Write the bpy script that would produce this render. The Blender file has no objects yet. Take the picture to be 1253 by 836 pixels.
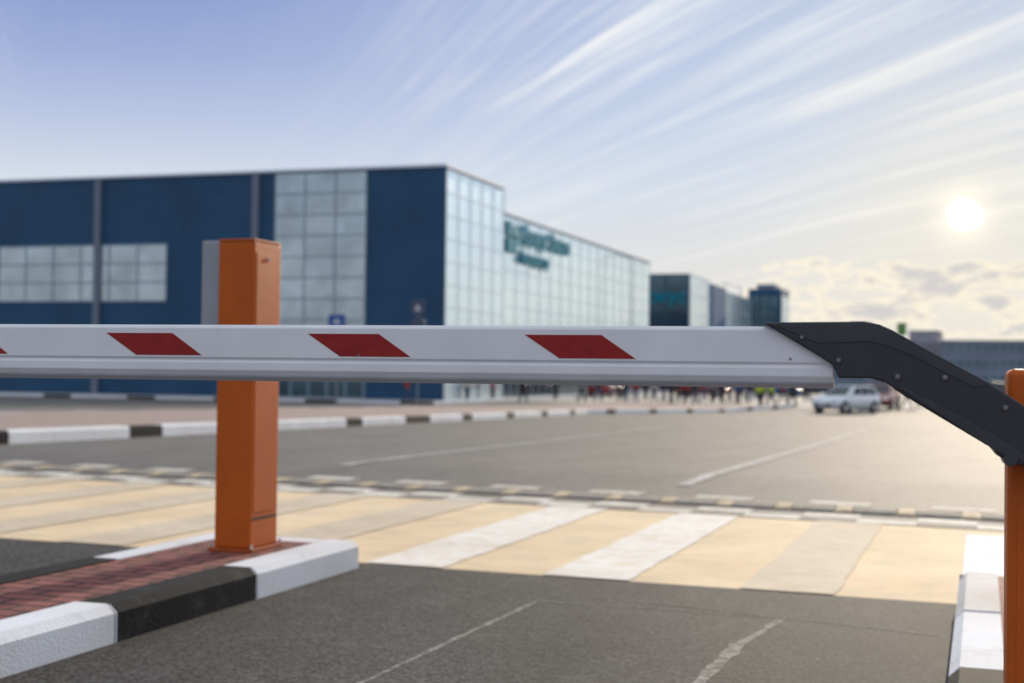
import bpy, bmesh, math, random
from mathutils import Vector, Matrix
random.seed(7)
rad=math.radians
sc=bpy.context.scene
sc.view_settings.view_transform='Standard'
sc.view_settings.look='None'
sc.view_settings.exposure=0
COL=sc.collection

# ------------------------------------------------------------------ camera
FPX=1740.0; CX=626.5; CY=418.0; CAMH=0.95
yaw=rad(18.3); pitch=math.atan(35/1740); roll=rad(0.7)
Z=Vector((0,0,1))
Fh=Vector((-math.sin(yaw),math.cos(yaw),0)); R=Vector((math.cos(yaw),math.sin(yaw),0))
F=Fh*math.cos(pitch)+Z*math.sin(pitch); U=R.cross(F)
Xc=R*math.cos(roll)+U*math.sin(roll); Yc=-R*math.sin(roll)+U*math.cos(roll)
CAMP=Vector((0,0,CAMH))
cd=bpy.data.cameras.new("camera"); cam=bpy.data.objects.new("camera",cd); COL.objects.link(cam)
M=Matrix((( Xc.x,Yc.x,-F.x,0),(Xc.y,Yc.y,-F.y,0),(Xc.z,Yc.z,-F.z,CAMH),(0,0,0,1)))
cam.matrix_world=M
cd.lens=50; cd.sensor_width=36; cd.clip_start=0.05; cd.clip_end=8000
cd.dof.use_dof=True; cd.dof.focus_distance=2.75; cd.dof.aperture_fstop=4.0
sc.camera=cam
def direction(px,py):
    return F+Xc*((px-CX)/FPX)+Yc*((CY-py)/FPX)
def at_depth(px,py,t):
    return CAMP+direction(px,py)*t

# ground height: level at the gate, then a gentle fall to the forecourt
K0,K1,SL=13.0,72.0,-0.018
def gz(y):
    if y<K0: return 0.0
    return SL*(min(y,K1)-K0)
def spot(px,t):
    d=direction(px,455); p=CAMP+d*t
    return Vector((p.x,p.y,gz(p.y)))

# ------------------------------------------------------------------ materials
def nd(nt,t,**k):
    n=nt.nodes.new(t)
    for a,b in k.items(): setattr(n,a,b)
    return n
def mat(name,col,rough=0.5,metal=0.0,var=0.0,vscale=5.0,bump=0.0,bscale=80.0,spec=None,col2=None):
    m=bpy.data.materials.new(name); m.use_nodes=True; nt=m.node_tree
    b=nt.nodes["Principled BSDF"]
    b.inputs["Roughness"].default_value=rough; b.inputs["Metallic"].default_value=metal
    if spec is not None: b.inputs["Specular IOR Level"].default_value=spec
    tc=nd(nt,"ShaderNodeTexCoord")
    n=nd(nt,"ShaderNodeTexNoise"); n.inputs["Scale"].default_value=vscale; n.inputs["Detail"].default_value=4; n.inputs["Roughness"].default_value=.65
    nt.links.new(tc.outputs["Object"],n.inputs["Vector"])
    r=nd(nt,"ShaderNodeValToRGB"); e=r.color_ramp.elements
    c1=tuple(c*(1-var) for c in col); c2=col2 if col2 else tuple(min(1,c*(1+var)) for c in col)
    e[0].position=.32; e[0].color=(*c1,1); e[1].position=.68; e[1].color=(*c2,1)
    nt.links.new(n.outputs["Fac"],r.inputs[0]); nt.links.new(r.outputs[0],b.inputs["Base Color"])
    if bump>0:
        n2=nd(nt,"ShaderNodeTexNoise"); n2.inputs["Scale"].default_value=bscale; n2.inputs["Detail"].default_value=3
        nt.links.new(tc.outputs["Object"],n2.inputs["Vector"])
        bp=nd(nt,"ShaderNodeBump"); bp.inputs["Strength"].default_value=bump; bp.inputs["Distance"].default_value=.01
        nt.links.new(n2.outputs["Fac"],bp.inputs["Height"]); nt.links.new(bp.outputs[0],b.inputs["Normal"])
    return m

def asphalt(name,dark,light,rough=.75,stain=.5,bd=.006,spec=.3,vs=85,lo=.10,hi=.55,worn=None):
    m=bpy.data.materials.new(name); m.use_nodes=True; nt=m.node_tree; L=nt.links.new
    b=nt.nodes["Principled BSDF"]; b.inputs["Roughness"].default_value=rough; b.inputs["Specular IOR Level"].default_value=spec
    tc=nd(nt,"ShaderNodeTexCoord")
    v=nd(nt,"ShaderNodeTexVoronoi"); v.inputs["Scale"].default_value=vs
    L(tc.outputs["Object"],v.inputs["Vector"])
    n=nd(nt,"ShaderNodeTexNoise"); n.inputs["Scale"].default_value=28; n.inputs["Detail"].default_value=5; n.inputs["Roughness"].default_value=.85
    L(tc.outputs["Object"],n.inputs["Vector"])
    sep=nd(nt,"ShaderNodeSeparateColor"); L(v.outputs["Color"],sep.inputs[0])
    mx=nd(nt,"ShaderNodeMath",operation='MULTIPLY'); L(sep.outputs[0],mx.inputs[0]); L(n.outputs["Fac"],mx.inputs[1])
    r=nd(nt,"ShaderNodeValToRGB"); e=r.color_ramp.elements
    e[0].position=lo; e[0].color=(*dark,1); e[1].position=hi; e[1].color=(*light,1)
    L(mx.outputs[0],r.inputs[0])
    big=nd(nt,"ShaderNodeTexNoise"); big.inputs["Scale"].default_value=.75; big.inputs["Detail"].default_value=7; big.inputs["Roughness"].default_value=.68
    mp=nd(nt,"ShaderNodeMapping"); mp.inputs["Scale"].default_value=(1.8,.6,1)
    L(tc.outputs["Object"],mp.inputs[0]); L(mp.outputs[0],big.inputs["Vector"])
    r2=nd(nt,"ShaderNodeValToRGB"); e=r2.color_ramp.elements
    e[0].position=.32; e[0].color=(1-stain,)*3+(1,); e[1].position=.68; e[1].color=(1+stain*.7,1+stain*.68,1+stain*.64,1)
    L(big.outputs["Fac"],r2.inputs[0])
    mm=nd(nt,"ShaderNodeMixRGB",blend_type='MULTIPLY'); mm.inputs[0].default_value=1
    L(r.outputs[0],mm.inputs[1]); L(r2.outputs[0],mm.inputs[2]); col=mm.outputs[0]
    if worn:
        wn=nd(nt,"ShaderNodeTexNoise"); wn.inputs["Scale"].default_value=3.2; wn.inputs["Detail"].default_value=8; wn.inputs["Roughness"].default_value=.75
        L(tc.outputs["Object"],wn.inputs["Vector"])
        wr=nd(nt,"ShaderNodeValToRGB"); e=wr.color_ramp.elements; e[0].position=.56; e[0].color=(0,0,0,1); e[1].position=.74; e[1].color=(.65,.65,.65,1)
        L(wn.outputs["Fac"],wr.inputs[0])
        m2=nd(nt,"ShaderNodeMixRGB"); L(wr.outputs[0],m2.inputs[0]); L(col,m2.inputs[1]); m2.inputs[2].default_value=(*worn,1); col=m2.outputs[0]
    L(col,b.inputs["Base Color"])
    bp=nd(nt,"ShaderNodeBump"); bp.inputs["Strength"].default_value=.8; bp.inputs["Distance"].default_value=bd
    L(mx.outputs[0],bp.inputs["Height"]); L(bp.outputs[0],b.inputs["Normal"])
    return m

def worn_paint(name,col,under,wear=.45,scale=7,rough=.85,spec=.12,dirt=.74,soft=.07,bump=.5):
    m=bpy.data.materials.new(name); m.use_nodes=True; nt=m.node_tree; L=nt.links.new
    b=nt.nodes["Principled BSDF"]; b.inputs["Roughness"].default_value=rough; b.inputs["Specular IOR Level"].default_value=spec
    tc=nd(nt,"ShaderNodeTexCoord")
    n=nd(nt,"ShaderNodeTexNoise"); n.inputs["Scale"].default_value=scale; n.inputs["Detail"].default_value=7; n.inputs["Roughness"].default_value=.78
    L(tc.outputs["Object"],n.inputs["Vector"])
    n3=nd(nt,"ShaderNodeTexNoise"); n3.inputs["Scale"].default_value=1.3; n3.inputs["Detail"].default_value=4
    L(tc.outputs["Object"],n3.inputs["Vector"])
    r=nd(nt,"ShaderNodeValToRGB"); e=r.color_ramp.elements
    e[0].position=wear-soft; e[0].color=(*under,1); e[1].position=wear+soft; e[1].color=(*col,1)
    L(n.outputs["Fac"],r.inputs[0])
    r2=nd(nt,"ShaderNodeValToRGB"); e=r2.color_ramp.elements
    e[0].position=.3; e[0].color=(dirt,dirt*.97,dirt*.94,1); e[1].position=.65; e[1].color=(1,1,1,1)
    L(n3.outputs["Fac"],r2.inputs[0])
    mm=nd(nt,"ShaderNodeMixRGB",blend_type='MULTIPLY'); mm.inputs[0].default_value=1
    L(r.outputs[0],mm.inputs[1]); L(r2.outputs[0],mm.inputs[2]); L(mm.outputs[0],b.inputs["Base Color"])
    bp=nd(nt,"ShaderNodeBump"); bp.inputs["Strength"].default_value=bump; bp.inputs["Distance"].default_value=.004
    n2=nd(nt,"ShaderNodeTexNoise"); n2.inputs["Scale"].default_value=90; n2.inputs["Detail"].default_value=3
    L(tc.outputs["Object"],n2.inputs["Vector"]); L(n2.outputs["Fac"],bp.inputs["Height"]); L(bp.outputs[0],b.inputs["Normal"])
    return m

def pavers(name,c1,c2,mortar,ms=.007):
    m=bpy.data.materials.new(name); m.use_nodes=True; nt=m.node_tree; L=nt.links.new
    b=nt.nodes["Principled BSDF"]; b.inputs["Roughness"].default_value=.85; b.inputs["Specular IOR Level"].default_value=.2
    tc=nd(nt,"ShaderNodeTexCoord")
    br=nd(nt,"ShaderNodeTexBrick"); br.inputs["Scale"].default_value=1
    br.inputs["Color1"].default_value=(*c1,1); br.inputs["Color2"].default_value=(*c2,1); br.inputs["Mortar"].default_value=(*mortar,1)
    br.inputs["Brick Width"].default_value=.2; br.inputs["Row Height"].default_value=.1; br.inputs["Mortar Size"].default_value=ms
    br.inputs["Mortar Smooth"].default_value=.05
    L(tc.outputs["Object"],br.inputs["Vector"])
    n=nd(nt,"ShaderNodeTexNoise"); n.inputs["Scale"].default_value=30; n.inputs["Detail"].default_value=5
    L(tc.outputs["Object"],n.inputs["Vector"])
    r=nd(nt,"ShaderNodeValToRGB"); r.color_ramp.elements[0].color=(.6,.6,.6,1); r.color_ramp.elements[1].color=(1.2,1.2,1.2,1)
    L(n.outputs["Fac"],r.inputs[0])
    mm=nd(nt,"ShaderNodeMixRGB",blend_type='MULTIPLY'); mm.inputs[0].default_value=1
    L(br.outputs["Color"],mm.inputs[1]); L(r.outputs[0],mm.inputs[2]); L(mm.outputs[0],b.inputs["Base Color"])
    bp=nd(nt,"ShaderNodeBump"); bp.inputs["Strength"].default_value=1; bp.inputs["Distance"].default_value=.008; bp.invert=True
    L(br.outputs["Fac"],bp.inputs["Height"]); L(bp.outputs[0],b.inputs["Normal"])
    return m

def ribbed(name,col,scale,rough=.5):
    m=bpy.data.materials.new(name); m.use_nodes=True; nt=m.node_tree; L=nt.links.new
    b=nt.nodes["Principled BSDF"]; b.inputs["Roughness"].default_value=rough; b.inputs["Specular IOR Level"].default_value=.35
    tc=nd(nt,"ShaderNodeTexCoord")
    w=nd(nt,"ShaderNodeTexWave",wave_type='BANDS',bands_direction='Z'); w.inputs["Scale"].default_value=scale
    L(tc.outputs["Object"],w.inputs["Vector"])
    br=nd(nt,"ShaderNodeTexNoise"); br.inputs["Scale"].default_value=.25; br.inputs["Detail"].default_value=4
    L(tc.outputs["Object"],br.inputs["Vector"])
    ad=nd(nt,"ShaderNodeMath",operation='ADD'); 
    mu=nd(nt,"ShaderNodeMath",operation='MULTIPLY'); mu.inputs[1].default_value=.5
    L(w.outputs["Fac"],mu.inputs[0]); L(mu.outputs[0],ad.inputs[0]); L(br.outputs["Fac"],ad.inputs[1])
    r=nd(nt,"ShaderNodeValToRGB"); e=r.color_ramp.elements
    e[0].position=.3; e[0].color=(*[c*.65 for c in col],1); e[1].position=1.0; e[1].color=(*[c*1.35 for c in col],1)
    L(ad.outputs[0],r.inputs[0]); L(r.outputs[0],b.inputs["Base Color"])
    bp=nd(nt,"ShaderNodeBump"); bp.inputs["Strength"].default_value=.4; bp.inputs["Distance"].default_value=.05
    L(w.outputs["Fac"],bp.inputs["Height"]); L(bp.outputs[0],b.inputs["Normal"])
    return m

M_GROUND=asphalt("asphalt_worn",(.080,.076,.073),(.205,.195,.185),rough=.80,stain=.25,spec=.25)
M_LANE=asphalt("asphalt_dark",(.014,.0145,.016),(.14,.137,.134),rough=.86,stain=.45,spec=.18,vs=120,lo=.10,hi=.66,worn=(.13,.122,.112))
M_YEL=worn_paint("tan_paint",(.80,.62,.40),(.69,.56,.38),wear=.47,scale=4,dirt=.84)
M_WHT=worn_paint("white_road_paint",(.84,.81,.75),(.74,.65,.52),wear=.46,scale=7,dirt=.87)
M_GRY=worn_paint("grey_paving",(.67,.56,.42),(.58,.49,.38),wear=.47,scale=7,dirt=.87)
M_BLK=worn_paint("worn_block_paint",(.66,.62,.55),(.40,.37,.33),wear=.47,scale=9)
M_CHK=worn_paint("checker_paint",(.76,.72,.64),(.5,.46,.4),wear=.46,scale=8)
M_CHD=worn_paint("checker_dark",(.22,.205,.185),(.34,.31,.27),wear=.5,scale=9)
M_LINE=worn_paint("line_paint",(.58,.57,.55),(.20,.195,.19),wear=.47,scale=14)
M_CUT=worn_paint("saw_cut_sealant",(.33,.31,.28),(.10,.097,.09),wear=.50,scale=22,bump=.2)
M_KW=worn_paint("kerb_white",(.74,.76,.79),(.62,.63,.64),wear=.40,scale=5,dirt=.88,soft=.05)
M_KG=worn_paint("kerb_greyed_white",(.62,.62,.62),(.50,.49,.48),wear=.42,scale=6,dirt=.86)
M_KB=worn_paint("kerb_black",(.009,.011,.015),(.045,.046,.05),wear=.40,scale=7)
M_PAV=pavers("red_pavers",(.30,.10,.08),(.20,.07,.06),(.035,.022,.02),.010)
M_PAVP=pavers("pink_pavers",(.42,.31,.27),(.36,.28,.25),(.25,.2,.18))
M_CONC=mat("concrete_paving",(.38,.36,.33),.85,0,.2,3,.3,60,spec=.2)
M_ORG=mat("orange_powder_coat",(.50,.098,.006),.5,0,.10,4,.12,260,spec=.25)
M_ORGD=mat("orange_base_plate",(.34,.07,.01),.5,0,.25,12,.2,200,spec=.25)
M_GREYP=mat("grey_cover",(.30,.31,.33),.5,.0,.06,5)
M_STEEL=mat("zinc_steel",(.5,.5,.5),.4,.9,.15,30)
M_BLKHOLE=mat("dark_gap",(.02,.015,.012),.7)
M_BOOM=mat("white_boom_lacquer",(.77,.77,.765),.32,0,.06,6,.03,40)
M_BOOML=mat("white_boom_trim",(.60,.61,.62),.5,0,.05,12)
M_RED=mat("red_reflective_sheet",(.30,.012,.010),.4,0,.14,60,spec=.3)
M_ARM=mat("black_arm_casting",(.022,.024,.028),.45,.0,.15,14,.05,350)
M_ARM2=mat("black_arm_cover",(.030,.032,.037),.40,.0,.12,14,.04,300)
M_BOLT=mat("bolt_steel",(.18,.18,.19),.3,.8,.1,50)
M_NAVY=ribbed("navy_cladding",(.013,.063,.132),1.25)
M_COPE=mat("white_coping",(.62,.68,.75),.5)
M_PIPE=mat("grey_downpipe",(.16,.19,.24),.5)
M_FRAME=mat("window_frame_grey",(.20,.27,.33),.5)
M_FRAMEL=mat("window_frame_pale",(.62,.72,.78),.5)
M_GLW=mat("window_glass_grey",(.42,.49,.52),.18,.6,.25,.35)
M_GLC=mat("curtain_wall_glass",(.80,.94,1.0),.2,.85,.04,.12)
M_GLD=mat("dark_glass",(.06,.11,.14),.12,.5,.3,.2)
M_TEAL=mat("teal_letters",(.0,.26,.36),.6,spec=.15)
M_RUB=mat("grey_worn_rubber",(.26,.235,.20),.85,0,.3,20,spec=.15)
M_RUBY=mat("yellow_rubber_insert",(.52,.41,.27),.8,0,.3,12,spec=.15)
M_LOWW=mat("pale_grey_cladding",(.20,.24,.30),.6,0,.15,.2)
M_PALE=mat("pale_white_cladding",(.56,.63,.70),.6,0,.1,.2)
M_BLUE=mat("bright_blue_cladding",(.02,.10,.24),.5,0,.1,.3)
M_PINKB=mat("pinkish_render",(.36,.32,.33),.7,0,.15,.3)

# ------------------------------------------------------------------ mesh builder
class B:
    def __init__(s): s.v=[];s.f=[];s.m=[]
    def face(s,pts,mi=0):
        n=len(s.v); s.v+= [Vector(p) for p in pts]; s.f.append(list(range(n,n+len(pts)))); s.m.append(mi)
    def hexa(s,a,b,mi=0,caps=True):
        n=len(s.v);k=len(a); s.v+=[Vector(p) for p in a]+[Vector(p) for p in b]
        for i in range(k):
            j=(i+1)%k; s.f.append([n+i,n+j,n+k+j,n+k+i]); s.m.append(mi)
        if caps:
            s.f.append([n+i for i in range(k)][::-1]); s.m.append(mi)
            s.f.append([n+k+i for i in range(k)]); s.m.append(mi)
    def box(s,x0,x1,y0,y1,z0,z1,mi=0):
        a=[(x0,y0,z0),(x1,y0,z0),(x1,y1,z0),(x0,y1,z0)]; b=[(p[0],p[1],z1) for p in a]
        s.hexa(a,b,mi)
    def cyl(s,p0,p1,r0,r1=None,n=14,mi=0):
        p0=Vector(p0);p1=Vector(p1); r1=r0 if r1 is None else r1
        ax=(p1-p0).normalized(); u=ax.orthogonal().normalized(); w=ax.cross(u)
        a=[p0+(u*math.cos(2*math.pi*i/n)+w*math.sin(2*math.pi*i/n))*r0 for i in range(n)]
        b=[p1+(u*math.cos(2*math.pi*i/n)+w*math.sin(2*math.pi*i/n))*r1 for i in range(n)]
        s.hexa(a,b,mi)
    def obj(s,name,mats,parent=None,origin=(0,0,0),bevel=0,seg=2,smooth=False,label=None,category=None,kind=None,group=None,recalc=True):
        o=Vector(origin)
        me=bpy.data.meshes.new(name); me.from_pydata([tuple(p-o) for p in s.v],[],s.f)
        for m in (mats if isinstance(mats,(list,tuple)) else [mats]): me.materials.append(m)
        me.polygons.foreach_set("material_index",s.m)
        if recalc:
            bm=bmesh.new(); bm.from_mesh(me); bmesh.ops.recalc_face_normals(bm,faces=bm.faces)
            if bevel>0:
                ed=[e for e in bm.edges if len(e.link_faces)==2 and e.calc_face_angle(0)>rad(25)]
                bmesh.ops.bevel(bm,geom=ed,offset=bevel,segments=seg,affect='EDGES',profile=.5,clamp_overlap=True)
            bm.to_mesh(me); bm.free()
        if smooth:
            for p in me.polygons: p.use_smooth=True
        ob=bpy.data.objects.new(name,me); COL.objects.link(ob)
        if parent: ob.parent=parent
        else: ob.location=o
        setp(ob,label,category,kind,group)
        return ob
def setp(ob,label=None,category=None,kind=None,group=None):
    if label: ob["label"]=label
    if category: ob["category"]=category
    if kind: ob["kind"]=kind
    if group: ob["group"]=group
def empty(name,loc,label,category,group=None,rot=0):
    e=bpy.data.objects.new(name,None); e.empty_display_size=.2; e.location=loc; e.rotation_euler=(0,0,rot); COL.objects.link(e)
    setp(e,label,category,None,group); return e

def drape_into(b,quad,off,mi=0):
    nl,nr,fr,fl=[Vector((*q,0)) for q in quad]
    ts=[0,1]
    for K in (K0,K1):
        for a,c in ((nl,fl),(nr,fr)):
            if (a.y-K)*(c.y-K)<0: ts.append((K-a.y)/(c.y-a.y))
    ts=sorted(set(ts))
    for i in range(len(ts)-1):
        a=nl.lerp(fl,ts[i]); c=nr.lerp(fr,ts[i]); d=nr.lerp(fr,ts[i+1]); e=nl.lerp(fl,ts[i+1])
        b.face([(p.x,p.y,gz(p.y)+off) for p in (a,c,d,e)],mi)

# ------------------------------------------------------------------ ground
b=B()
ys=[-60,K0,K1,4000]; xs=[-3000,-12,4,3000]
nv=[[Vector((x,y,gz(y))) for x in xs] for y in ys]
for i in range(3):
    for j in range(3): b.face([nv[i][j],nv[i][j+1],nv[i+1][j+1],nv[i+1][j]])
b.obj("ground",M_GROUND,kind="structure",recalc=False)

nearY=lambda x: 6.2-.06*(x+.1)
farY=lambda x: 9.2-.115*x
b=B(); drape_into(b,[(-14,-20),(4,-20),(4,nearY(4)),(-14,nearY(-14))],.004); b.obj("road",M_LANE,kind="structure",recalc=False)
b=B(); drape_into(b,[(-14,nearY(-14)),(4,nearY(4)),(4,farY(4)),(-14,farY(-14))],.004); b.obj("crosswalk_paving",M_YEL,kind="structure",recalc=False)
bw=B(); bg=B()
period=.92
def edged(t,x0,x1,y0a,y0b,y1b,y1a,z):
    n=26; pl=[];pr=[]
    for i in range(n+1):
        u=i/n
        pl.append((x0+random.uniform(-.006,.006),y0a+(y1a-y0a)*u,z)); pr.append((x1+random.uniform(-.006,.006),y0b+(y1b-y0b)*u,z))
    for i in range(n): t.face([pl[i],pr[i],pr[i+1],pl[i+1]])
for k in range(-13,3):
    x0=-2.84+k*period; x1=x0+.41
    if x1>-.1: continue
    t=bw if k in (0,1,-7) else bg
    edged(t,x0,x1,nearY(x0),nearY(x1),farY(x1),farY(x0),.008)
bw.obj("crosswalk_white_marking",M_WHT,kind="structure",recalc=False)
b2=B(); b2.face([(-.085,nearY(0)+.01,.008),(.26,nearY(0)+.01,.008),(.26,8.9,.008),(-.085,8.9,.008)]); b2.obj("flush_white_marking",M_KW,kind="structure",recalc=False)
bg.obj("crosswalk_grey_marking",M_GRY,kind="structure",recalc=False)
b=B(); dk=B()
for r in range(2):
    for i in range(40):
        x1=.35-i*.37; x0=x1-.37
        o0=farY(0)+.02+r*.26
        q=[(x0,o0-.115*x0),(x1,o0-.115*x1),(x1,o0+.26-.115*x1),(x0,o0+.26-.115*x0)]
        drape_into(b if (i+r)%2==0 else dk,q,.008)
fb=B()
for i in range(16):
    x1=.1-i*.86; x0=x1-.44; o0=farY(0)+1.18
    drape_into(fb,[(x0,o0-.115*x0),(x1,o0-.115*x1),(x1,o0+.26-.115*x1),(x0,o0+.26-.115*x0)],.008)
b.obj("white_checker_marking",M_CHK,kind="structure",recalc=False)
fb.obj("worn_block_marking",M_BLK,kind="structure",recalc=False)
dk.obj("dark_checker_marking",M_CHD,kind="structure",recalc=False)

b=B()
drape_into(b,[(-5.95,12.6),(-5.83,12.6),(-7.0,33.5),(-7.12,33.5)],.008)
drape_into(b,[(-2.42,11.75),(-2.30,11.75),(-2.52,36),(-2.64,36)],.008)
drape_into(b,[(-2.62,39),(-2.50,39),(-2.7,52),(-2.82,52)],.008)
drape_into(b,[(-2.5,34.5),(-.9,34.8),(-.9,35.0),(-2.5,34.7)],.009)
drape_into(b,[(-7.2,36),(-7.08,36),(-7.8,50),(-7.92,50)],.008)
drape_into(b,[(1.6,12),(1.72,12),(1.5,60),(1.38,60)],.008)
b.obj("lane_line",M_LINE,kind="structure",recalc=False)
b=B()
def cut(x0,y0,x1,y1,w,z=.009,n=9):
    a=Vector((x0,y0,0));c=Vector((x1,y1,0)); d=(c-a).normalized(); nn=Vector((-d.y,d.x,0))
    prev=None
    for i in range(n+1):
        p=a.lerp(c,i/n)+nn*random.uniform(-.004,.004); ww=w/2*random.uniform(.6,1.25)
        l=p-nn*ww; r_=p+nn*ww
        if prev: b.face([(prev[0].x,prev[0].y,z),(l.x,l.y,z),(r_.x,r_.y,z),(prev[1].x,prev[1].y,z)])
        prev=(l,r_)
z5=.0045
cut(-1.79,3.0,-1.73,5.58,.022,z5+.0005,n=30); cut(-1.74,5.6,-.74,5.56,.014,z5+.0007,n=14); cut(-.73,5.52,-.80,4.95,.036,z5+.0009); cut(-.80,4.97,-.84,3.0,.06,z5+.0011,n=24)
cut(-1.55,5.80,-.15,5.42,.009,z5+.0013); cut(-6.4,5.1,-4.2,5.35,.05,z5+.001)
b.obj("induction_loop_line",M_CUT,kind="structure",recalc=False)

# ------------------------------------------------------------------ kerbs & islands
def kerb_run(bd,p0,p1,w,h,pat,gap=.008,step=1.0,inner=1):
    a=Vector((*p0,0)); c=Vector((*p1,0)); L=(c-a).length; d=(c-a)/L; n=Vector((-d.y,d.x,0))*inner*w
    i=0; s=0
    while s<L-1e-3:
        e=min(s+step,L); A=a+d*(s+gap/2); C=a+d*(e-gap/2)
        zA=gz(A.y);zC=gz(C.y)
        nn=n.normalized()
        bot=[A,C,C+n,A+n]
        jit=random.uniform(-.003,.003)
        lo=[Vector((q.x,q.y,(zA if k in(0,3) else zC)-.03)) for k,q in enumerate(bot)]
        mid=[Vector((q.x,q.y,(zA if k in(0,3) else zC)+h-.03)) for k,q in enumerate(bot)]
        top=[A+nn*.03,C+nn*.03,C+n,A+n]
        tp=[Vector((q.x,q.y,(zA if k in(0,3) else zC)+h+jit)) for k,q in enumerate(top)]
        mi=pat(i)
        bd.hexa(lo,mid,mi,caps=False); bd.hexa(mid,tp,mi,caps=False); bd.face(tp,mi)
        s=e;i+=1
H=.135
b=B()
kerb_run(b,(-2.8,6.2),(-2.8,-3.8),.16,H,lambda i:i%2,inner=-1)
kerb_run(b,(-3.62,6.2),(-3.62,-3.8),.16,H,lambda i:i%2,inner=1)
kerb_run(b,(-3.46,6.2),(-2.96,6.2),.16,H,lambda i:0,inner=-1)
kerb_run(b,(-.085,6.2),(-.085,-3.8),.15,H,lambda i:[2,0,1][i%3],gap=.004,inner=1,step=1.0)
b.face([(-.085,6.205,0),(.5,6.205,0),(.5,6.205,H-.01),(-.085,6.205,H-.01)],2)
b.obj("kerb",[M_KW,M_KB,M_KG],kind="structure",bevel=.006,seg=2)
b=B(); b.box(-3.46,-2.96,-3.8,6.04,-.02,H-.006); b.obj("island_paving",M_PAV,kind="structure",recalc=True)
b=B(); b.box(.065,1.4,-3.8,6.19,-.02,H-.006); b.obj("island_pavement",M_PAV,kind="structure")

b=B()
blk={0,4,13,17,18,22,27,32,37}
kerb_run(b,(-11.2,13.6),(-14.7,54),.2,.17,lambda i:1 if i in blk else 0,inner=1)
kerb_run(b,(-14.7,54),(-10.5,86),.2,.17,lambda i:1 if i%5==2 else 0,inner=1)
kerb_run(b,(-19.6,22),(-22,58),.2,.15,lambda i:1 if i%4==0 else 0,inner=-1)
kerb_run(b,(-29.5,75),(-80,75),.3,.16,lambda i:1 if i%3==0 else 0,inner=-1,step=2)
kerb_run(b,(-29.5,75.3),(-29.5,140),.3,.16,lambda i:0,inner=1,step=3)
kerb_run(b,(8,60),(40,64),.3,.16,lambda i:i%2,inner=1,step=2)
b.obj("kerb",[M_KW,M_KB],kind="structure")
b=B(); drape_into(b,[(-19.4,14.5),(-11.4,14.5),(-14.9,54),(-21.9,54)],.15); drape_into(b,[(-21.9,54),(-14.9,54),(-10.7,86),(-21.9,86)],.15); drape_into(b,[(-70,8),(-19.4,14.5),(-19.4,22),(-70,22)],.012)
b.obj("median_paving",M_PAVP,kind="structure",recalc=False)
b=B(); b.box(-90,-29.75,75.25,79.5,-1.3,-.92); b.box(-30.6,-29.75,79.5,140,-1.3,-.921)
b.obj("pavement",M_CONC,kind="structure")
b=B(); drape_into(b,[(-29,87),(60,87),(60,150),(-29,150)],.006); b.obj("forecourt_paving",M_CONC,kind="structure",recalc=False)

# ------------------------------------------------------------------ speed bump
e=empty("speed_bump",(0,10.2,0),"low worn grey speed bump with yellow inserts across the road","speed bump")
b=B()
n=0
x=.3
prof=[(-.20,.008),(-.14,.018),(-.06,.025),(.06,.025),(.14,.018),(.20,.008)]
yc=lambda x: farY(0)+.86-.115*x
while x>-11.5:
    w=.30 if n%2==0 else .12
    a=[(x-.004,yc(x)+p[0],gz(yc(x))+p[1]+.002) for p in prof]; c=[(x-w+.004,yc(x-w)+p[0],gz(yc(x-w))+p[1]+.002) for p in prof]
    b.hexa(a,c,0 if n%2==0 else 1)
    x-=w;n+=1
b.obj("rubber_segment",[M_RUB,M_RUBY],parent=e,origin=(0,10.2,0))

# ------------------------------------------------------------------ barrier gate
P1=at_depth(1020,436,2.35); P0=at_depth(0,428,2.72)
ax=(P0-P1); axn=ax.normalized()
side=Vector((0,0,1)).cross(axn).normalized()
if side.y>0: side=-side
upb=axn.cross(side).normalized()
if upb.z<0: upb=-upb
def on_plane(px,py,off=0.0):
    d=direction(px,py); o=P1+side*off
    t=(o-CAMP).dot(side)/d.dot(side)
    return CAMP+d*t
gate_base=Vector((.185,2.61,H))
gate=empty("barrier_gate",gate_base,"orange barrier gate with lowered white boom, red stripes and black arm","barrier gate")
prof=[(-.004,.049),(0.0,.043),(0.0,-.011),(-.003,-.0135),(-.003,-.017),(-.0005,-.0195),(-.0005,-.034),(-.006,-.043),(-.018,-.049),
      (-.042,-.049),(-.054,-.043),(-.0595,-.034),(-.0595,-.0195),(-.057,-.017),(-.057,-.0135),(-.060,-.011),(-.060,.043),(-.056,.049)]
A=P1+axn*(-.0); C=P1+axn*3.05
b=B(); b.hexa([A+side*p[0]+upb*p[1] for p in prof],[C+side*p[0]+upb*p[1] for p in prof])
boom=b.obj("boom",M_BOOM,parent=gate,origin=gate_base,bevel=.0012,seg=2)
b=B()
tp=[(-.004,-.0475),(-.012,-.0535),(-.048,-.0535),(-.056,-.0475)]
b.hexa([A+side*p[0]+upb*p[1] for p in tp],[C+side*p[0]+upb*p[1] for p in tp])
b.obj("edge_trim",M_BOOML,parent=boom,origin=gate_base)
s3=[on_plane(640,411),on_plane(738,411),on_plane(779,440),on_plane(685,440)]
s2=[on_plane(377,409),on_plane(462,409),on_plane(503,437.5),on_plane(418,437)]
cen3=sum(s3,Vector())/4; cen2=sum(s2,Vector())/4; pitchv=(cen2-cen3).dot(axn)
s0=(cen3-P1).dot(axn)
k=0
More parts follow.
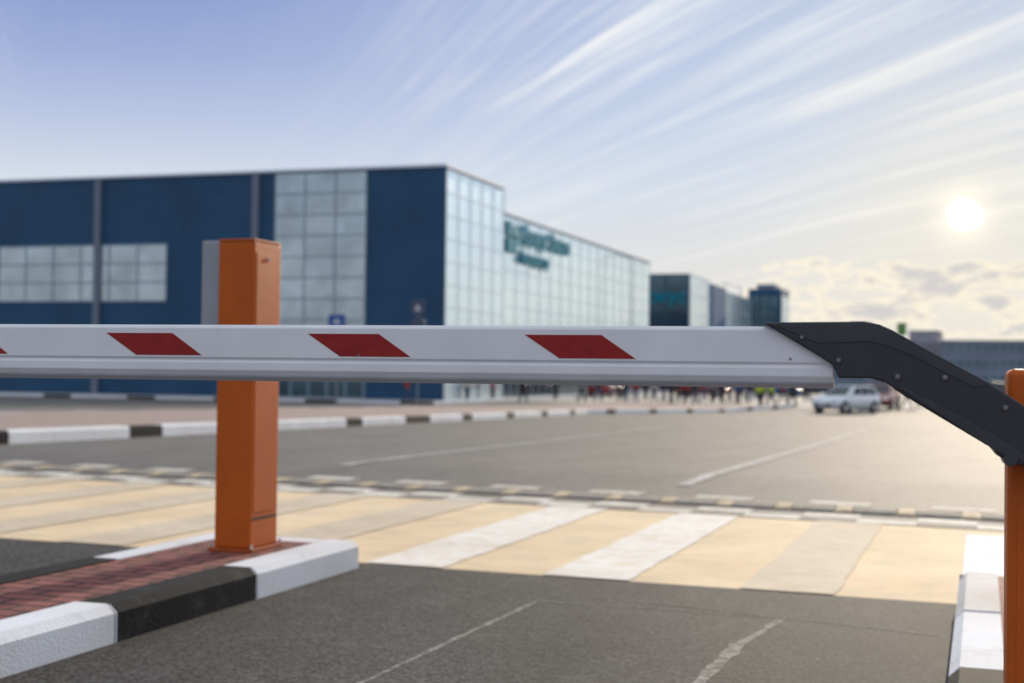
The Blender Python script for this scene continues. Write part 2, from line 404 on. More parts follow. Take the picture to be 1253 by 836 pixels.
while True:
    s=s0+k*pitchv
    if s>2.95: break
    cx=P1+axn*s+upb*.013
    hh=.0203; ww=.0685; sl=.032
    b=B()
    f=[cx+axn*(ww+sl-.002)+upb*hh, cx+axn*(-ww+sl-.0)+upb*hh, cx+axn*(-ww-sl+.004)-upb*hh, cx+axn*(ww-sl)-upb*hh]
    b.hexa([p-side*.001 for p in f],[p+side*.0007 for p in f])
    b.obj("reflective_stripe",M_RED,parent=boom,origin=gate_base)
    k+=1
for s in (.07,.83,1.9,2.6):
    b=B(); c=P1+axn*s+upb*(-.005); b.cyl(c,c+side*.0012,.0022,n=10)
    b.obj("rivet",M_BOLT,parent=boom,origin=gate_base)

outl=[(933,394.5),(1057,393.5),(1076,397),(1092,404),(1130,425),(1210,468),(1275,511),(1275,572),(1253,570),(1240,568),(1224,560),(1216,550),(1106,484),(1084,468),(1066,463),(1026,462.5),(1019,447),(1004,437)]
fr=[on_plane(px,py,.012) for px,py in outl]
b=B(); b.hexa(fr,[p-side*.084 for p in fr])
arm=b.obj("boom_arm",M_ARM,parent=gate,origin=gate_base,bevel=.003,seg=3)
cov=[(948,398),(1052,397),(1072,400.5),(1088,407),(1128,429),(1206,471),(1190,474),(1120,437),(1086,423),(1062,418),(1000,420)]
cv=[on_plane(px,py,.0125) for px,py in cov]
b=B(); b.hexa([p-side*.003 for p in cv],[p+side*.001 for p in cv]); b.obj("cover_plate",M_ARM2,parent=arm,origin=gate_base,bevel=.0008)
low=[(1096,470),(1180,512),(1262,562),(1262,568),(1226,556),(1110,482)]
cv=[on_plane(px,py,.0125) for px,py in low]
b=B(); b.hexa([p-side*.003 for p in cv],[p+side*.0016 for p in cv]); b.obj("lower_plate",M_ARM2,parent=arm,origin=gate_base,bevel=.001)
for px,py,r in ((981,413,.0034),(1026,441,.0043),(1098,461,.0048),(1156,462,.0045),(1230,499,.0045)):
    b=B(); c=on_plane(px,py,.0125); b.cyl(c-side*.002,c+side*.0040,r,r*.92,n=6)
    o=b.obj("bolt",M_BOLT,parent=arm,origin=gate_base,bevel=.0005,seg=1)
    b=B(); b.cyl(c-side*.003,c+side*.0016,r*1.5,n=20); b.obj("washer",M_ARM2,parent=arm,origin=gate_base,bevel=.0004,seg=1)
b=B(); c=on_plane(1236,562,.004); b.cyl(c-side*.04,c+side*.012,.011,n=20); b.obj("arm_hinge",M_ARM2,parent=arm,origin=gate_base,bevel=.001)
x0=.040;x1=.34;y0=2.475;y1=2.78;zt=.962
b=B()
b.box(x0,x1,y0,y1,H+.01,zt)
b.obj("cabinet",M_ORG,parent=gate,origin=gate_base,bevel=.012,seg=4,smooth=False)
b=B(); b.box(x0+.015,x1-.015,y0-.0015,y0+.01,.2,.74); b.obj("door",M_ORG,parent=gate,origin=gate_base,bevel=.001)
b=B(); b.box(x0-.02,x1+.02,y0-.02,y1+.02,H-.004,H+.012); b.obj("base_plate",M_ORGD,parent=gate,origin=gate_base,bevel=.002)
b=B(); c=Vector((.14,2.475,.79)); b.cyl(c,c+Vector((0,-.10,0)),.032,n=24); b.obj("drive_shaft",M_ARM,parent=gate,origin=gate_base,bevel=.002)

# ------------------------------------------------------------------ orange terminal pillars
def pillar(base,label,w,d,h,side_box=True,group=None):
    e=empty("control_pillar",base,label,"control pillar")
    b=B(); b.box(0,w,0,d,.012,h-.012)
    b.obj("housing",M_ORG,parent=e,bevel=.006,seg=3)
    b=B(); b.box(-.001,w+.001,-.001,d+.001,h-.010,h); b.obj("lid",M_ORG,parent=e,bevel=.002)
    b=B(); b.box(-.02,w+.02,-.02,d+.02,-.006,.011); b.obj("base_plate",M_ORGD,parent=e,bevel=.002)
    b=B(); b.box(w-.001,w+.0025,.02,d-.02,.17,h-.06); b.obj("side_door",M_ORG,parent=e,bevel=.001)
    b=B(); b.box(w-.001,w+.0012,.012,d-.012,.135,.146); b.obj("service_seam",M_BLKHOLE,parent=e)
    b=B(); c=Vector((w+.002,d*.5,h-.085)); b.cyl(c,c+Vector((.003,0,0)),.010,n=18); b.obj("lock",M_BOLT,parent=e,bevel=.001)
    for q in ((-.01,-.01),(w+.01,-.01),(w+.01,d+.01)):
        b=B(); b.cyl((q[0],q[1],.008),(q[0],q[1],.03),.007,n=6); b.obj("anchor_bolt",M_STEEL,parent=e)
    if side_box:
        b=B(); b.box(-.098,-.002,.02,d-.02,h-.62,h-.004); b.obj("side_cover",M_GREYP,parent=e,bevel=.006)
    return e
pillar((-3.245,5.62,H),"tall orange control pillar with grey side cover on kerbed island",.18,.25,1.385)
pillar((.175,5.3,H),"orange control pillar behind the barrier cabinet",.2,.25,.94,False)

# ------------------------------------------------------------------ buildings
def glaze(parent,name,o,r,w,z0,z1,nx,nz,nrm,gm,fm,fw=.12,tilt=.012,org=(0,0,0),label=None):
    o=Vector(o);r=Vector(r);nrm=Vector(nrm); b=B(); dx=w/nx; dz=(z1-z0)/nz
    for i in range(nx):
        for j in range(nz):
            a=random.uniform(-tilt,tilt)*dx; c=random.uniform(-tilt,tilt)*dz
            pts=[]
            for (u,v) in ((0,0),(1,0),(1,1),(0,1)):
                pts.append(o+r*(dx*(i+u))+Z*(z0-o.z+dz*(j+v))+nrm*(.05+a*(u-.5)+c*(v-.5)))
            f=pts
            if (pts[1]-pts[0]).cross(pts[3]-pts[0]).dot(nrm)<0: f=pts[::-1]
            b.face(f)
    g=b.obj(name,gm,parent=parent,origin=org,recalc=False,label=label)
    b=B()
    def bar(u0,u1,v0,v1,p=.12):
        a=[o+r*u0+Z*(v0-o.z),o+r*u1+Z*(v0-o.z),o+r*u1+Z*(v1-o.z),o+r*u0+Z*(v1-o.z)]
        b.hexa([q+nrm*.02 for q in a],[q+nrm*p for q in a])
    for i in range(nx+1): bar(dx*i-fw/2,dx*i+fw/2,z0,z1,.080)
    for j in range(nz+1): bar(0,w,z0+dz*j-fw/2,z0+dz*j+fw/2,.074)
    b.obj("window_frame",fm,parent=g,origin=org)
    return g
GB=-1.06
o0=(-30.6,79.4,GB)
hall=empty("exhibition_hall",o0,"large navy clad exhibition hall with pale glass side and teal sign","exhibition hall")
def wallbox(name,m,x0,x1,y0,y1,z0,z1,parent,org): 
    b=B(); b.box(x0,x1,y0,y1,z0,z1); return b.obj(name,m,parent=parent,origin=org)
wallbox("wall",M_NAVY,-85,-30.6,79.4,90.4,GB-.3,13.1,hall,o0)
wallbox("long_wing_wall",M_LOWW,-84,-30.75,90.4,135,GB-.3,11.5,hall,o0)
wallbox("roof_coping",M_COPE,-85.1,-30.45,79.25,90.55,13.1,13.24,hall,o0)
wallbox("wing_coping",M_COPE,-84,-30.55,90.56,135.1,11.5,11.64,hall,o0)
for X in (-54.7,-43.2):
    wallbox("downpipe",M_PIPE,X-.2,X+.2,79.1,79.39,GB,13.0,hall,o0)
glaze(hall,"ribbon_window",(-62.4,79.4,0),(1,0,0),12.8,5.1,8.75,6,3,(0,-1,0),M_GLW,M_FRAME,.09,.008,o0)
glaze(hall,"tall_window",(-41.9,79.4,0),(1,0,0),6.2,2.6,13.0,3,8,(0,-1,0),M_GLW,M_FRAME,.08,.010,o0)
glaze(hall,"corner_glazing",(-30.6,79.55,0),(0,1,0),10.8,-.9,13.0,5,10,(1,0,0),M_GLC,M_FRAMEL,.05,.003,o0)
glaze(hall,"side_glazing",(-30.75,90.7,0),(0,1,0),44.2,1.6,11.4,16,8,(1,0,0),M_GLC,M_FRAMEL,.05,.003,o0)
glaze(hall,"ground_floor_glazing",(-30.75,90.7,0),(0,1,0),44.2,-.9,1.55,26,2,(1,0,0),M_GLD,M_FRAME,.14,.006,o0)
glaze(hall,"entrance_glazing",(-41.9,79.4,0),(1,0,0),6.2,-.9,2.2,5,2,(0,-1,0),M_GLD,M_FRAME,.14,.01,o0)

def text_mesh(name,body,size,mw,m,parent,org,extr=.06,off=.03):
    cu=bpy.data.curves.new("txt",'FONT'); cu.body=body; cu.size=size; cu.extrude=extr; cu.offset=off
    t=bpy.data.objects.new("txt",cu); COL.objects.link(t)
    dg=bpy.context.evaluated_depsgraph_get(); dg.update()
    me=bpy.data.meshes.new_from_object(t.evaluated_get(dg)); bpy.data.objects.remove(t)
    me.transform(Matrix.Translation(-Vector(org))@mw); me.materials.clear(); me.materials.append(m)
    o=bpy.data.objects.new(name,me); COL.objects.link(o); o.parent=parent; return o
def face_px(x,y,z):
    return Matrix(((0,0,1,x),(1,0,0,y),(0,1,0,z),(0,0,0,1)))
text_mesh("sign_lettering","Крокус Экспо",1.75,face_px(-30.5,94.3,9.85),M_TEAL,hall,o0)
text_mesh("sign_lettering","Экспоцентр",1.2,face_px(-30.5,93.6,8.45),M_TEAL,hall,o0)
b=B()
for i,(yy,zz,s) in enumerate(((91.0,9.0,.95),(92.1,9.0,.95),(91.0,10.1,.95),(92.1,10.1,.7),(93.1,9.5,.7))):
    b.box(-30.6,-30.45,yy,yy+s,zz,zz+s)
b.obj("sign_emblem",M_TEAL,parent=hall,origin=o0)

o1=(-30,150,GB)
h2=empty("office_block",o1,"dark glazed office block with pale and blue side panels","office building")
wallbox("wall",M_PALE,-60,-29.7,150,162,GB-.3,11.5,h2,o1)
wallbox("blue_wall",M_BLUE,-60,-29.4,162.02,171,GB-.3,11.1,h2,o1)
wallbox("rear_wall",M_PALE,-60,-29.6,171.02,191.9,GB-.3,10.9,h2,o1)
glaze(h2,"dark_window",(-45,150,0),(1,0,0),15.2,-.9,11.4,6,5,(0,-1,0),M_GLD,M_NAVY,.12,.01,o1)
glaze(h2,"side_window",(-29.7,150.2,0),(0,1,0),11.6,-.9,11.3,4,6,(1,0,0),M_GLC,M_FRAMEL,.08,.004,o1)
glaze(h2,"rear_window",(-29.6,171.3,0),(0,1,0),20,1,10.7,6,5,(1,0,0),M_GLC,M_FRAMEL,.08,.004,o1)
text_mesh("sign_lettering","Крокус",1.9,Matrix(((1,0,0,-36.6),(0,0,-1,149.7),(0,1,0,8.4),(0,0,0,1))),M_TEAL,h2,o1)
o2=(-27.5,192,GB)
h3=empty("tower_block",o2,"small dark blue tower block beside the halls","tower building")
wallbox("wall",M_NAVY,-30.0,-25.6,192,200,GB-.3,12.3,h3,o2)
glaze(h3,"window",(-29.7,192,0),(1,0,0),3.8,-.5,11.4,3,7,(0,-1,0),M_GLD,M_NAVY,.15,.01,o2)
glaze(h3,"window",(-25.6,192.4,0),(0,1,0),7,-.5,11.4,3,7,(1,0,0),M_GLC,M_FRAMEL,.1,.005,o2)
wallbox("roof_plant_room",M_LOWW,-29,-26.6,193,198,12.3,13.0,h3,o2)
def low_building(px0,px1,ytop,t,label,m,nx,extra=None):
    a=at_depth(px0,ytop,t); c=at_depth(px1,ytop,t); y=a.y; x0=a.x; x1=x0+(c-a).length
    zt=(a.z+c.z)/2; o=(x0,y,GB)
    e=empty("low_building",o,label,"building",group="low distant buildings beyond the forecourt")
    wallbox("wall",m,x0,x1,y,y+25,GB-.3,zt,e,o)
    wallbox("roof_coping",M_LOWW,x0-.1,x1+.1,y-.15,y+25.1,zt,zt+.2,e,o)
    nz=max(1,int((zt-GB)/2.4)); hh=(zt-GB)/nz
    for j in range(nz):
        glaze(e,"window_band",(x0+1,y,0),(1,0,0),x1-x0-2,GB+hh*j+1.1,GB+hh*j+hh-.5,nx,1,(0,-1,0),M_GLD,m,.35,.01,o)
low_building(955,1062,424,230,"long grey low building with dark window bands",M_LOWW,12)
low_building(1064,1150,420,250,"grey low building with dark window bands",M_PINKB,10)
low_building(1112,1148,406,262,"pinkish low block with flat roof",M_PINKB,5)
low_building(1152,1345,419,235,"long blue grey low building with flat roof",M_LOWW,18)
low_building(1040,1062,396,330,"dark blocky plant building beyond roofs",M_LOWW,3)

# ------------------------------------------------------------------ vehicles
M_TYRE=mat("tyre_rubber",(.02,.02,.02),.8); M_RIM=mat("alloy_rim",(.5,.5,.52),.3,.8)
M_CGL=mat("car_glass",(.02,.03,.035),.06,.3); M_HL=mat("headlight_lens",(.75,.78,.8),.1,.4)
M_TL=mat("tail_light",(.4,.01,.01),.2); M_PLAS=mat("black_plastic",(.03,.03,.03),.5); M_PLATE=mat("number_plate",(.75,.75,.75),.5)
def paint(n,c): 
    m=mat(n,c,.25,.1,.02); m.node_tree.nodes["Principled BSDF"].inputs["Coat Weight"].default_value=.5; return m
P_WH=paint("white_car_paint",(.72,.74,.76)); P_RD=paint("red_car_paint",(.22,.02,.02)); P_DK=paint("dark_car_paint",(.03,.035,.045))
P_SV=paint("silver_car_paint",(.42,.44,.46)); P_BL=paint("blue_car_paint",(.03,.08,.22))
def make_car(pm):
    e=empty("parked_car",(0,0,0),"car","car"); parts=[]
    st=[(-2.18,.42,.80,.70),(-2.05,.28,.98,.82),(-1.5,.22,1.02,.88),(-.5,.2,.98,.9),(.5,.2,.97,.9),(1.05,.2,.96,.89),(1.6,.22,.88,.87),(2.0,.26,.78,.80),(2.18,.34,.62,.66)]
    b=B(); rings=[]
    for x,zb,zt,w in st:
        rings.append([Vector(p) for p in ((x,-w*.88,zb),(x,-w,zb+.12),(x,-w*1.0,zb+(zt-zb)*.6),(x,-w*.95,zt-.05),(x,-w*.85,zt),(x,w*.85,zt),(x,w*.95,zt-.05),(x,w*1.0,zb+(zt-zb)*.6),(x,w,zb+.12),(x,w*.88,zb))])
    for i in range(len(rings)-1):
        k=len(rings[i])
        for j in range(k):
            jj=(j+1)%k; b.face([rings[i][j],rings[i][jj],rings[i+1][jj],rings[i+1][j]])
    b.face(rings[0]); b.face(rings[-1])
    body=b.obj("body",pm,parent=e,smooth=False)
    bm=bmesh.new(); bm.from_mesh(body.data); bmesh.ops.remove_doubles(bm,verts=bm.verts,dist=1e-4); bmesh.ops.recalc_face_normals(bm,faces=bm.faces)
    for f in bm.faces: f.smooth=True
    bm.to_mesh(body.data); bm.free()
    parts.append(body)
    b0=[(-2.0,-.80,.95),(1.12,-.80,.93),(1.12,.80,.93),(-2.0,.80,.95)]; b1=[(-1.62,-.62,1.47),(.15,-.62,1.49),(.15,.62,1.49),(-1.62,.62,1.47)]
    b=B(); b.hexa(b0,b1); parts.append(b.obj("roof",pm,parent=e,bevel=.05,seg=3))
    V=[Vector(p) for p in b0+b1]
    def win(name,a,c,d,f,u0,u1,v0,v1):
        A,C,D,F2=V[a],V[c],V[d],V[f]
        nn=(C-A).cross(F2-A).normalized()
        mid=(A+C+D+F2)/4
        if nn.dot(mid-Vector((-.4,0,1.1)))<0: nn=-nn
        P=lambda u,v: (A.lerp(C,u)).lerp(F2.lerp(D,u),v)+nn*.004
        q=[P(u0,v0),P(u1,v0),P(u1,v1),P(u0,v1)]
        bb=B(); bb.hexa([p-nn*.02 for p in q],[p+nn*.004 for p in q]); parts.append(bb.obj(name,M_CGL,parent=e))
    win("windshield",1,2,6,5,.07,.93,.06,.92); win("rear_window",0,3,7,4,.08,.92,.1,.9)
    for a,c,d,f in ((0,1,5,4),(3,2,6,7)):
        win("side_window",a,c,d,f,.08,.30,.1,.88); win("side_window",a,c,d,f,.33,.58,.1,.88); win("side_window",a,c,d,f,.61,.88,.1,.88)
    for x in (-1.36,1.36):
        for s in (-1,1):
            b=B(); b.cyl((x,s*.72,.32),(x,s*.905,.32),.37,n=24); parts.append(b.obj("wheel_arch",M_PLAS,parent=e))
            b=B(); b.cyl((x,s*.70,.32),(x,s*.925,.32),.32,n=24); w=b.obj("wheel",M_TYRE,parent=e,bevel=.02); parts.append(w)
            b=B(); b.cyl((x,s*.92,.32),(x,s*.935,.32),.2,n=12); parts.append(b.obj("rim",M_RIM,parent=e))
    for s in (-1,1):
        b=B(); b.box(2.02,2.17,s*.62-.14,s*.62+.14,.60,.74); parts.append(b.obj("headlight",M_HL,parent=e,bevel=.02))
        b=B(); b.box(-2.16,-2.05,s*.66-.12,s*.66+.12,.72,.90); parts.append(b.obj("tail_light",M_TL,parent=e,bevel=.02))
        b=B(); b.box(.78,.95,s*.98-.09,s*.98+.09,.98,1.1); parts.append(b.obj("wing_mirror",pm,parent=e,bevel=.03))
    b=B(); b.box(2.1,2.2,-.5,.5,.34,.56); parts.append(b.obj("grille",M_PLAS,parent=e,bevel=.02))
    b=B(); b.box(2.2,2.215,-.26,.26,.40,.51); parts.append(b.obj("number_plate",M_PLATE,parent=e))
    return e,parts
proto,pparts=make_car(P_WH)
def put_car(px,t,rot,pm,label,first=False,group="cars standing on the forecourt",scale=1.0):
    if first: e=proto
    else:
        e=proto.copy(); COL.objects.link(e)
        for p in pparts:
            q=p.copy(); COL.objects.link(q); q.parent=e
            if p.material_slots and p.material_slots[0].material==P_WH:
                q.material_slots[0].link='OBJECT'; q.material_slots[0].material=pm
    e.location=spot(px,t); e.rotation_euler=(0,0,rot); e.scale=(scale,)*3; e["label"]=label; e["category"]="car"; e["group"]=group
put_car(1036,74,rad(-120),P_WH,"white hatchback standing on the wide asphalt road",True,scale=.95)
put_car(1077,82,rad(-95),P_RD,"dark red car behind the white hatchback",scale=1.0)
put_car(430,88,rad(178),P_DK,"dark car parked by the building kerb")
put_car(742,112,rad(85),P_RD,"red car parked near the glass wall")
put_car(860,118,rad(0),P_RD,"red car far across the forecourt")
put_car(950,122,rad(0),P_BL,"blue car far across the forecourt")
put_car(1000,128,rad(0),P_DK,"dark car far across the forecourt")
put_car(1215,125,rad(180),P_DK,"dark car beside the low building")

# ------------------------------------------------------------------ people
def skin(name,pts,edges,rad_,m,parent):
    me=bpy.data.meshes.new(name+"_s"); me.from_pydata(pts,edges,[])
    ob=bpy.data.objects.new("tmp",me); COL.objects.link(ob)
    ob.modifiers.new("s",'SKIN'); sm=ob.modifiers.new("u",'SUBSURF'); sm.levels=1
    for i,r in enumerate(rad_): me.skin_vertices[0].data[i].radius=(r,r)
    me.skin_vertices[0].data[0].use_root=True
    dg=bpy.context.evaluated_depsgraph_get(); dg.update()
    out=bpy.data.meshes.new_from_object(ob.evaluated_get(dg)); bpy.data.objects.remove(ob)
    out.materials.clear(); out.materials.append(m)
    for p in out.polygons: p.use_smooth=True
    o=bpy.data.objects.new(name,out); COL.objects.link(o); o.parent=parent; return o
M_SKIN=mat("skin",(.45,.27,.19),.6)
CLO={n:mat(n,c,.85,0,.15,8) for n,c in {"dark_cloth":(.02,.022,.03),"red_cloth":(.34,.02,.02),"lime_cloth":(.45,.55,.03),"blue_cloth":(.03,.07,.22),"grey_cloth":(.16,.16,.17),"pale_cloth":(.55,.52,.48),"denim_cloth":(.05,.08,.16),"orange_cloth":(.6,.15,.02)}.items()}
M_HAIR=mat("dark_hair",(.03,.02,.015),.7)
def person(px,t,rot,top,bot,stride,label):
    e=empty("person",spot(px,t),label,"person","people walking across the forecourt",rot)
    s=stride
    pts=[(0,0,.94),(0,0,1.12),(0,0,1.33),(0,0,1.47),(0,.01,1.54),(0,.02,1.62),(0,.01,1.70),
         (-.19,0,1.39),(-.25,-s*.5,1.13),(-.26,-s*.9+.05,.90),(.19,0,1.39),(.25,s*.5,1.13),(.26,s*.9+.05,.90),
         (-.095,0,.87),(-.10,s*.75,.48),(-.10,s*.9,.09),(-.11,s*.9+.16,.04),(.095,0,.87),(.10,-s*.3,.48),(.10,-s*1.1,.10),(.11,-s*1.1+.16,.05),
         (-.265,-s*.95+.07,.80),(.265,s*.95+.07,.80)]
    ed=[(0,1),(1,2),(2,3),(3,4),(4,5),(5,6),(2,7),(7,8),(8,9),(2,10),(10,11),(11,12),(0,13),(13,14),(14,15),(15,16),(0,17),(17,18),(18,19),(19,20),(9,21),(12,22)]
    rr=[.13,.12,.13,.06,.055,.095,.07,.06,.045,.035,.06,.045,.035,.085,.06,.042,.035,.085,.06,.042,.035,.03,.03]
    skin("body",pts,ed,rr,M_SKIN,e)
    jp=[pts[0],pts[1],pts[2],(0,0,1.45),pts[7],pts[8],pts[9],pts[10],pts[11],pts[12]]
    skin("jacket",[(0,0,.86)]+jp,[(0,1),(1,2),(2,3),(3,4),(3,5),(5,6),(6,7),(3,8),(8,9),(9,10)],[.17,.165,.16,.165,.08,.085,.07,.055,.085,.07,.055],CLO[top],e)
    tp=[pts[0],pts[13],pts[14],pts[15],pts[17],pts[18],pts[19]]
    skin("trousers",tp,[(0,1),(1,2),(2,3),(0,4),(4,5),(5,6)],[.14,.105,.078,.06,.105,.078,.06],CLO[bot],e)
    skin("hair",[(0,-.02,1.64),(0,-.015,1.70),(0,0,1.73)],[(0,1),(1,2)],[.09,.098,.07],M_HAIR,e)
plist=[(822,84,"dark_cloth","dark_cloth"),(838,88,"red_cloth","dark_cloth"),(852,85,"dark_cloth","denim_cloth"),(872,90,"grey_cloth","dark_cloth"),(884,87,"dark_cloth","dark_cloth"),
 (903,85,"blue_cloth","dark_cloth"),(916,92,"dark_cloth","denim_cloth"),(931,80,"lime_cloth","dark_cloth"),(944,82,"lime_cloth","dark_cloth"),(958,92,"red_cloth","dark_cloth"),(970,85,"dark_cloth","dark_cloth"),
 (1096,90,"dark_cloth","denim_cloth"),(1110,85,"orange_cloth","dark_cloth"),(1124,86,"dark_cloth","dark_cloth"),(1182,84,"lime_cloth","dark_cloth"),(778,90,"red_cloth","denim_cloth"),(801,90,"pale_cloth","denim_cloth"),
 (640,86,"dark_cloth","dark_cloth"),(712,88,"grey_cloth","dark_cloth"),(498,82,"red_cloth","denim_cloth"),(893,96,"red_cloth","dark_cloth"),(988,98,"dark_cloth","dark_cloth"),
 (830,95,"dark_cloth","dark_cloth"),(862,98,"red_cloth","denim_cloth"),(732,92,"dark_cloth","denim_cloth"),(572,88,"pale_cloth","denim_cloth"),(603,92,"red_cloth","dark_cloth"),(680,95,"dark_cloth","dark_cloth"),(757,96,"pale_cloth","dark_cloth"),
 (812,93,"dark_cloth","denim_cloth"),(846,99,"dark_cloth","dark_cloth"),(879,101,"blue_cloth","dark_cloth"),(908,97,"dark_cloth","dark_cloth"),(924,100,"dark_cloth","denim_cloth"),(790,98,"dark_cloth","dark_cloth"),(766,89,"dark_cloth","denim_cloth"),(1138,92,"dark_cloth","dark_cloth")]
nm=lambda s:s.replace("_cloth","")
for i,(px,t,a,c) in enumerate(plist):
    person(px,t,random.uniform(-3,3),a,c,random.choice([.08,.16,.24]),f"person in {nm(a)} jacket and {nm(c)} trousers walking")

# ------------------------------------------------------------------ signs, lamps
M_SB=mat("sign_blue",(.02,.08,.32),.5); M_SW=mat("sign_white",(.6,.6,.6),.5); M_SG=mat("sign_olive_green",(.10,.22,.06),.5); M_POLE=mat("galvanised_pole",(.22,.24,.27),.5,.2)
M_SD=mat("sign_dark_back",(.06,.08,.13),.6)
def sign(px,t,zt,w,h,m,label,two=False,sym=True):
    p=spot(px,t); e=empty("road_sign",p,label,"road sign","road signs on grey poles")
    hh=zt-p.z
    b=B(); b.cyl((0,0,0),(0,0,hh),.045,n=10); b.obj("pole",M_POLE,parent=e)
    b=B(); b.box(-w/2,w/2,-.09,-.05,hh-h,hh-.02); o=b.obj("board",m,parent=e,bevel=.01)
    if sym:
        b=B(); b.face([(-w*.26,-.095,hh-h*.75),(w*.26,-.095,hh-h*.75),(0,-.095,hh-h*.28)]); b.obj("symbol",M_SW,parent=o,recalc=False)
    if two:
        b=B(); b.cyl((0,-.09,hh-h-.55),(0,-.05,hh-h-.55),.42,n=28); o=b.obj("round_board",M_SD,parent=e)
sign(412,66,3.45,.85,.6,M_SB,"square blue pedestrian crossing sign on pole")
sign(511,70,4.35,.7,.7,M_SD,"pair of dark road signs on pole",True)
sign(1103,110,5.0,.7,1.0,M_SG,"small olive green sign board on tall pole",sym=False)
def lamp(px,t,hh,label,rot):
    p=spot(px,t); e=empty("street_lamp",p,label,"street lamp","slender street lamps around the forecourt",rot)
    b=B(); b.cyl((0,0,0),(0,0,hh),.09,.045,n=12); b.cyl((0,0,hh-.05),(1.5,0,hh+.35),.04,.03,n=8); b.obj("pole",M_GREYP,parent=e)
    b=B(); b.box(1.4,2.1,-.14,.14,hh+.30,hh+.40); b.obj("lamp_head",M_GREYP,parent=e,bevel=.03)
lamp(772,125,12,"slender grey street lamp near the glass wall",rad(180))
lamp(905,165,12,"slender grey street lamp across the forecourt",rad(180))

# ------------------------------------------------------------------ light
sd=direction(1179,264).normalized()
elev_l=rad(13)
L=bpy.data.lights.new("sun",'SUN'); L.energy=4.6; L.angle=rad(.55); L.color=(1,.85,.65)
sun=bpy.data.objects.new("sun",L); COL.objects.link(sun)
az=math.atan2(sd.x,sd.y)+rad(3)
ldir=Vector((math.sin(az)*math.cos(elev_l),math.cos(az)*math.cos(elev_l),math.sin(elev_l)))
sun.rotation_euler=(-ldir).to_track_quat('-Z','Y').to_euler()

w=bpy.data.worlds.new("World"); sc.world=w; w.use_nodes=True; nt=w.node_tree; K=nt.links.new
for n in list(nt.nodes): nt.nodes.remove(n)
out=nd(nt,"ShaderNodeOutputWorld"); bg=nd(nt,"ShaderNodeBackground"); K(bg.outputs[0],out.inputs[0]); bg.inputs[1].default_value=1.0
def mth(op,a,b=None,c=None,clamp=False):
    n=nd(nt,"ShaderNodeMath",operation=op); n.use_clamp=clamp
    for i,x in enumerate((a,b,c)):
        if x is None: continue
        if isinstance(x,(int,float)): n.inputs[i].default_value=x
        else: K(x,n.inputs[i])
    return n.outputs[0]
def smooth(x,a,b,lo=0,hi=1):
    n=nd(nt,"ShaderNodeMapRange",interpolation_type='SMOOTHSTEP'); K(x,n.inputs[0])
    n.inputs[1].default_value=a;n.inputs[2].default_value=b;n.inputs[3].default_value=lo;n.inputs[4].default_value=hi
    return n.outputs[0]
def mix(f,a,b,bt='MIX'):
    n=nd(nt,"ShaderNodeMixRGB",blend_type=bt)
    if isinstance(f,(int,float)): n.inputs[0].default_value=f
    else: K(f,n.inputs[0])
    for i,x in ((1,a),(2,b)):
        if isinstance(x,tuple): n.inputs[i].default_value=(*x,1)
        else: K(x,n.inputs[i])
    return n.outputs[0]
tc=nd(nt,"ShaderNodeTexCoord"); nv=nd(nt,"ShaderNodeVectorMath",operation='NORMALIZE'); K(tc.outputs["Generated"],nv.inputs[0]); D=nv.outputs[0]
sx=nd(nt,"ShaderNodeSeparateXYZ"); K(D,sx.inputs[0]); dx,dy,dz=sx.outputs
dot=nd(nt,"ShaderNodeVectorMath",operation='DOT_PRODUCT'); K(D,dot.inputs[0]); dot.inputs[1].default_value=tuple(sd); cs=dot.outputs["Value"]
zc=mth('MAXIMUM',dz,0.0)
rp=nd(nt,"ShaderNodeValToRGB"); K(zc,rp.inputs[0]); cr=rp.color_ramp
cr.elements[0].position=0; cr.elements[0].color=(.78,.80,.81,1); cr.elements[1].position=1; cr.elements[1].color=(.84,.89,.96,1)
for p,c in ((.06,(.76,.80,.85)),(.12,(.70,.76,.86)),(.17,(.49,.57,.79)),(.21,(.34,.43,.71)),(.26,(.23,.32,.64)),(.42,(.60,.70,.93))):
    e=cr.elements.new(p); e.color=(*c,1)
sky=nd(nt,"ShaderNodeTexSky",sky_type='NISHITA'); sky.sun_disc=False; sky.sun_elevation=elev_l; sky.sun_rotation=az
nish=mix(1,sky.outputs[0],(.08,.08,.08),'MULTIPLY')
base=mix(.08,rp.outputs[0],nish)
azn=mth('ARCTAN2',dx,dy)
milk=mth('MULTIPLY',smooth(azn,-.60,-.12,0,.72),smooth(azn,.9,1.8,1,0))
base=mix(milk,base,(.56,.67,.83))
lowm=mth('MULTIPLY',smooth(dz,.02,.17,1,0),smooth(cs,.92,.995,0,.8))
base=mix(lowm,base,(.84,.78,.68))
# cirrus on a high plane: long feathery fibres
inv=mth('DIVIDE',1.0,mth('ADD',zc,.02))
px_=mth('MULTIPLY',dx,inv); py_=mth('MULTIPLY',dy,inv)
ca=rad(-37); axx,axy=math.sin(ca),math.cos(ca)
al=mth('ADD',mth('MULTIPLY',px_,axx),mth('MULTIPLY',py_,axy))
ac=mth('ADD',mth('MULTIPLY',px_,axy),mth('MULTIPLY',py_,-axx))
cv2=nd(nt,"ShaderNodeCombineXYZ"); K(mth('MULTIPLY',al,.30),cv2.inputs[0]); K(ac,cv2.inputs[1]); cv2.inputs[2].default_value=1.3
wn=nd(nt,"ShaderNodeTexNoise"); wn.inputs["Scale"].default_value=.40; wn.inputs["Detail"].default_value=2; K(cv2.outputs[0],wn.inputs["Vector"])
cv=nd(nt,"ShaderNodeCombineXYZ"); K(mth('MULTIPLY',al,.16),cv.inputs[0]); K(mth('MULTIPLY',ac,4.2),cv.inputs[1])
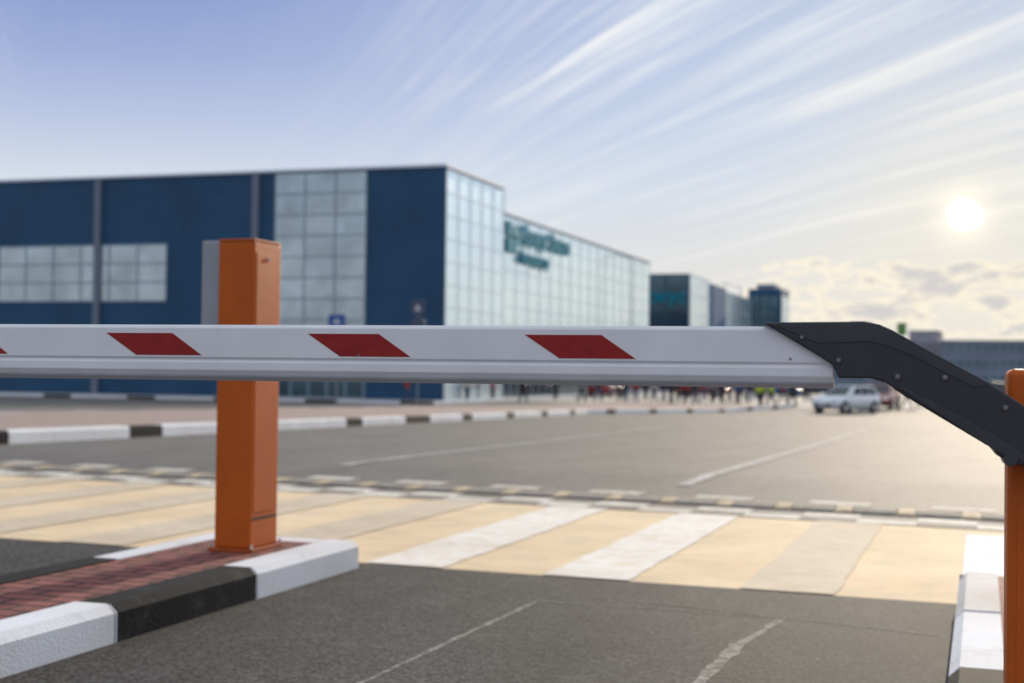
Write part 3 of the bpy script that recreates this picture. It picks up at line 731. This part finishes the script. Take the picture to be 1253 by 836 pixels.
cvw=nd(nt,"ShaderNodeVectorMath",operation='MULTIPLY_ADD'); K(wn.outputs["Color"],cvw.inputs[0]); cvw.inputs[1].default_value=(.4,3.2,0); K(cv.outputs[0],cvw.inputs[2])
n1=nd(nt,"ShaderNodeTexNoise"); n1.inputs["Scale"].default_value=1.0; n1.inputs["Detail"].default_value=7; n1.inputs["Roughness"].default_value=.66
K(cvw.outputs[0],n1.inputs["Vector"])
cl=smooth(n1.outputs["Fac"],.41,.68,0,1.0)
n2=nd(nt,"ShaderNodeTexNoise"); n2.inputs["Scale"].default_value=.85; n2.inputs["Detail"].default_value=3; K(cv2.outputs[0],n2.inputs["Vector"])
cl=mth('MULTIPLY',cl,smooth(n2.outputs["Fac"],.38,.58,.22,1))
cl=mth('MULTIPLY',cl,smooth(azn,-.50,-.30,.06,1.0))
cl=mth('MULTIPLY',cl,smooth(dz,.07,.12,.25,1.0))
base=mix(cl,base,(1.0,.99,.97))
glow=mth('POWER',mth('MAXIMUM',cs,0.0),160.0)
base=mix(mth('MULTIPLY',glow,.5),base,(.95,.87,.70))
# low broken cumulus
cc=nd(nt,"ShaderNodeCombineXYZ"); K(mth('MULTIPLY',azn,22.0),cc.inputs[0]); K(mth('MULTIPLY',dz,66.0),cc.inputs[1]); cc.inputs[2].default_value=3.7
n3=nd(nt,"ShaderNodeTexNoise"); n3.inputs["Scale"].default_value=1.0; n3.inputs["Detail"].default_value=7; n3.inputs["Roughness"].default_value=.62; K(cc.outputs[0],n3.inputs["Vector"])
band=mth('MULTIPLY',smooth(dz,.012,.03),smooth(dz,.070,.10,1,0))
band=mth('MULTIPLY',band,smooth(azn,-.26,-.14))
den=mth('MULTIPLY',n3.outputs["Fac"],band)
edge=smooth(den,.42,.48); core=smooth(den,.46,.60)
ccol=mix(core,(1.05,.95,.74),(.62,.60,.61))
base=mix(mth('MULTIPLY',edge,.8),base,ccol)
halo=mth('POWER',mth('MAXIMUM',cs,0.0),7000.0)
base=mix(1,base,mix(halo,(0,0,0),(.30,.25,.13)),'ADD')
dn=nd(nt,"ShaderNodeTexNoise"); dn.inputs["Scale"].default_value=60; dn.inputs["Detail"].default_value=3; K(D,dn.inputs["Vector"])
csj=mth('ADD',cs,mth('MULTIPLY',mth('SUBTRACT',dn.outputs["Fac"],.5),.00012))
disc=smooth(csj,.99992,1.00001)
base=mix(1,base,mix(disc,(0,0,0),(1.6,1.45,1.1)),'ADD')
below=smooth(dz,-.02,0)
base=mix(below,(.25,.24,.23),base)
K(base,bg.inputs[0])
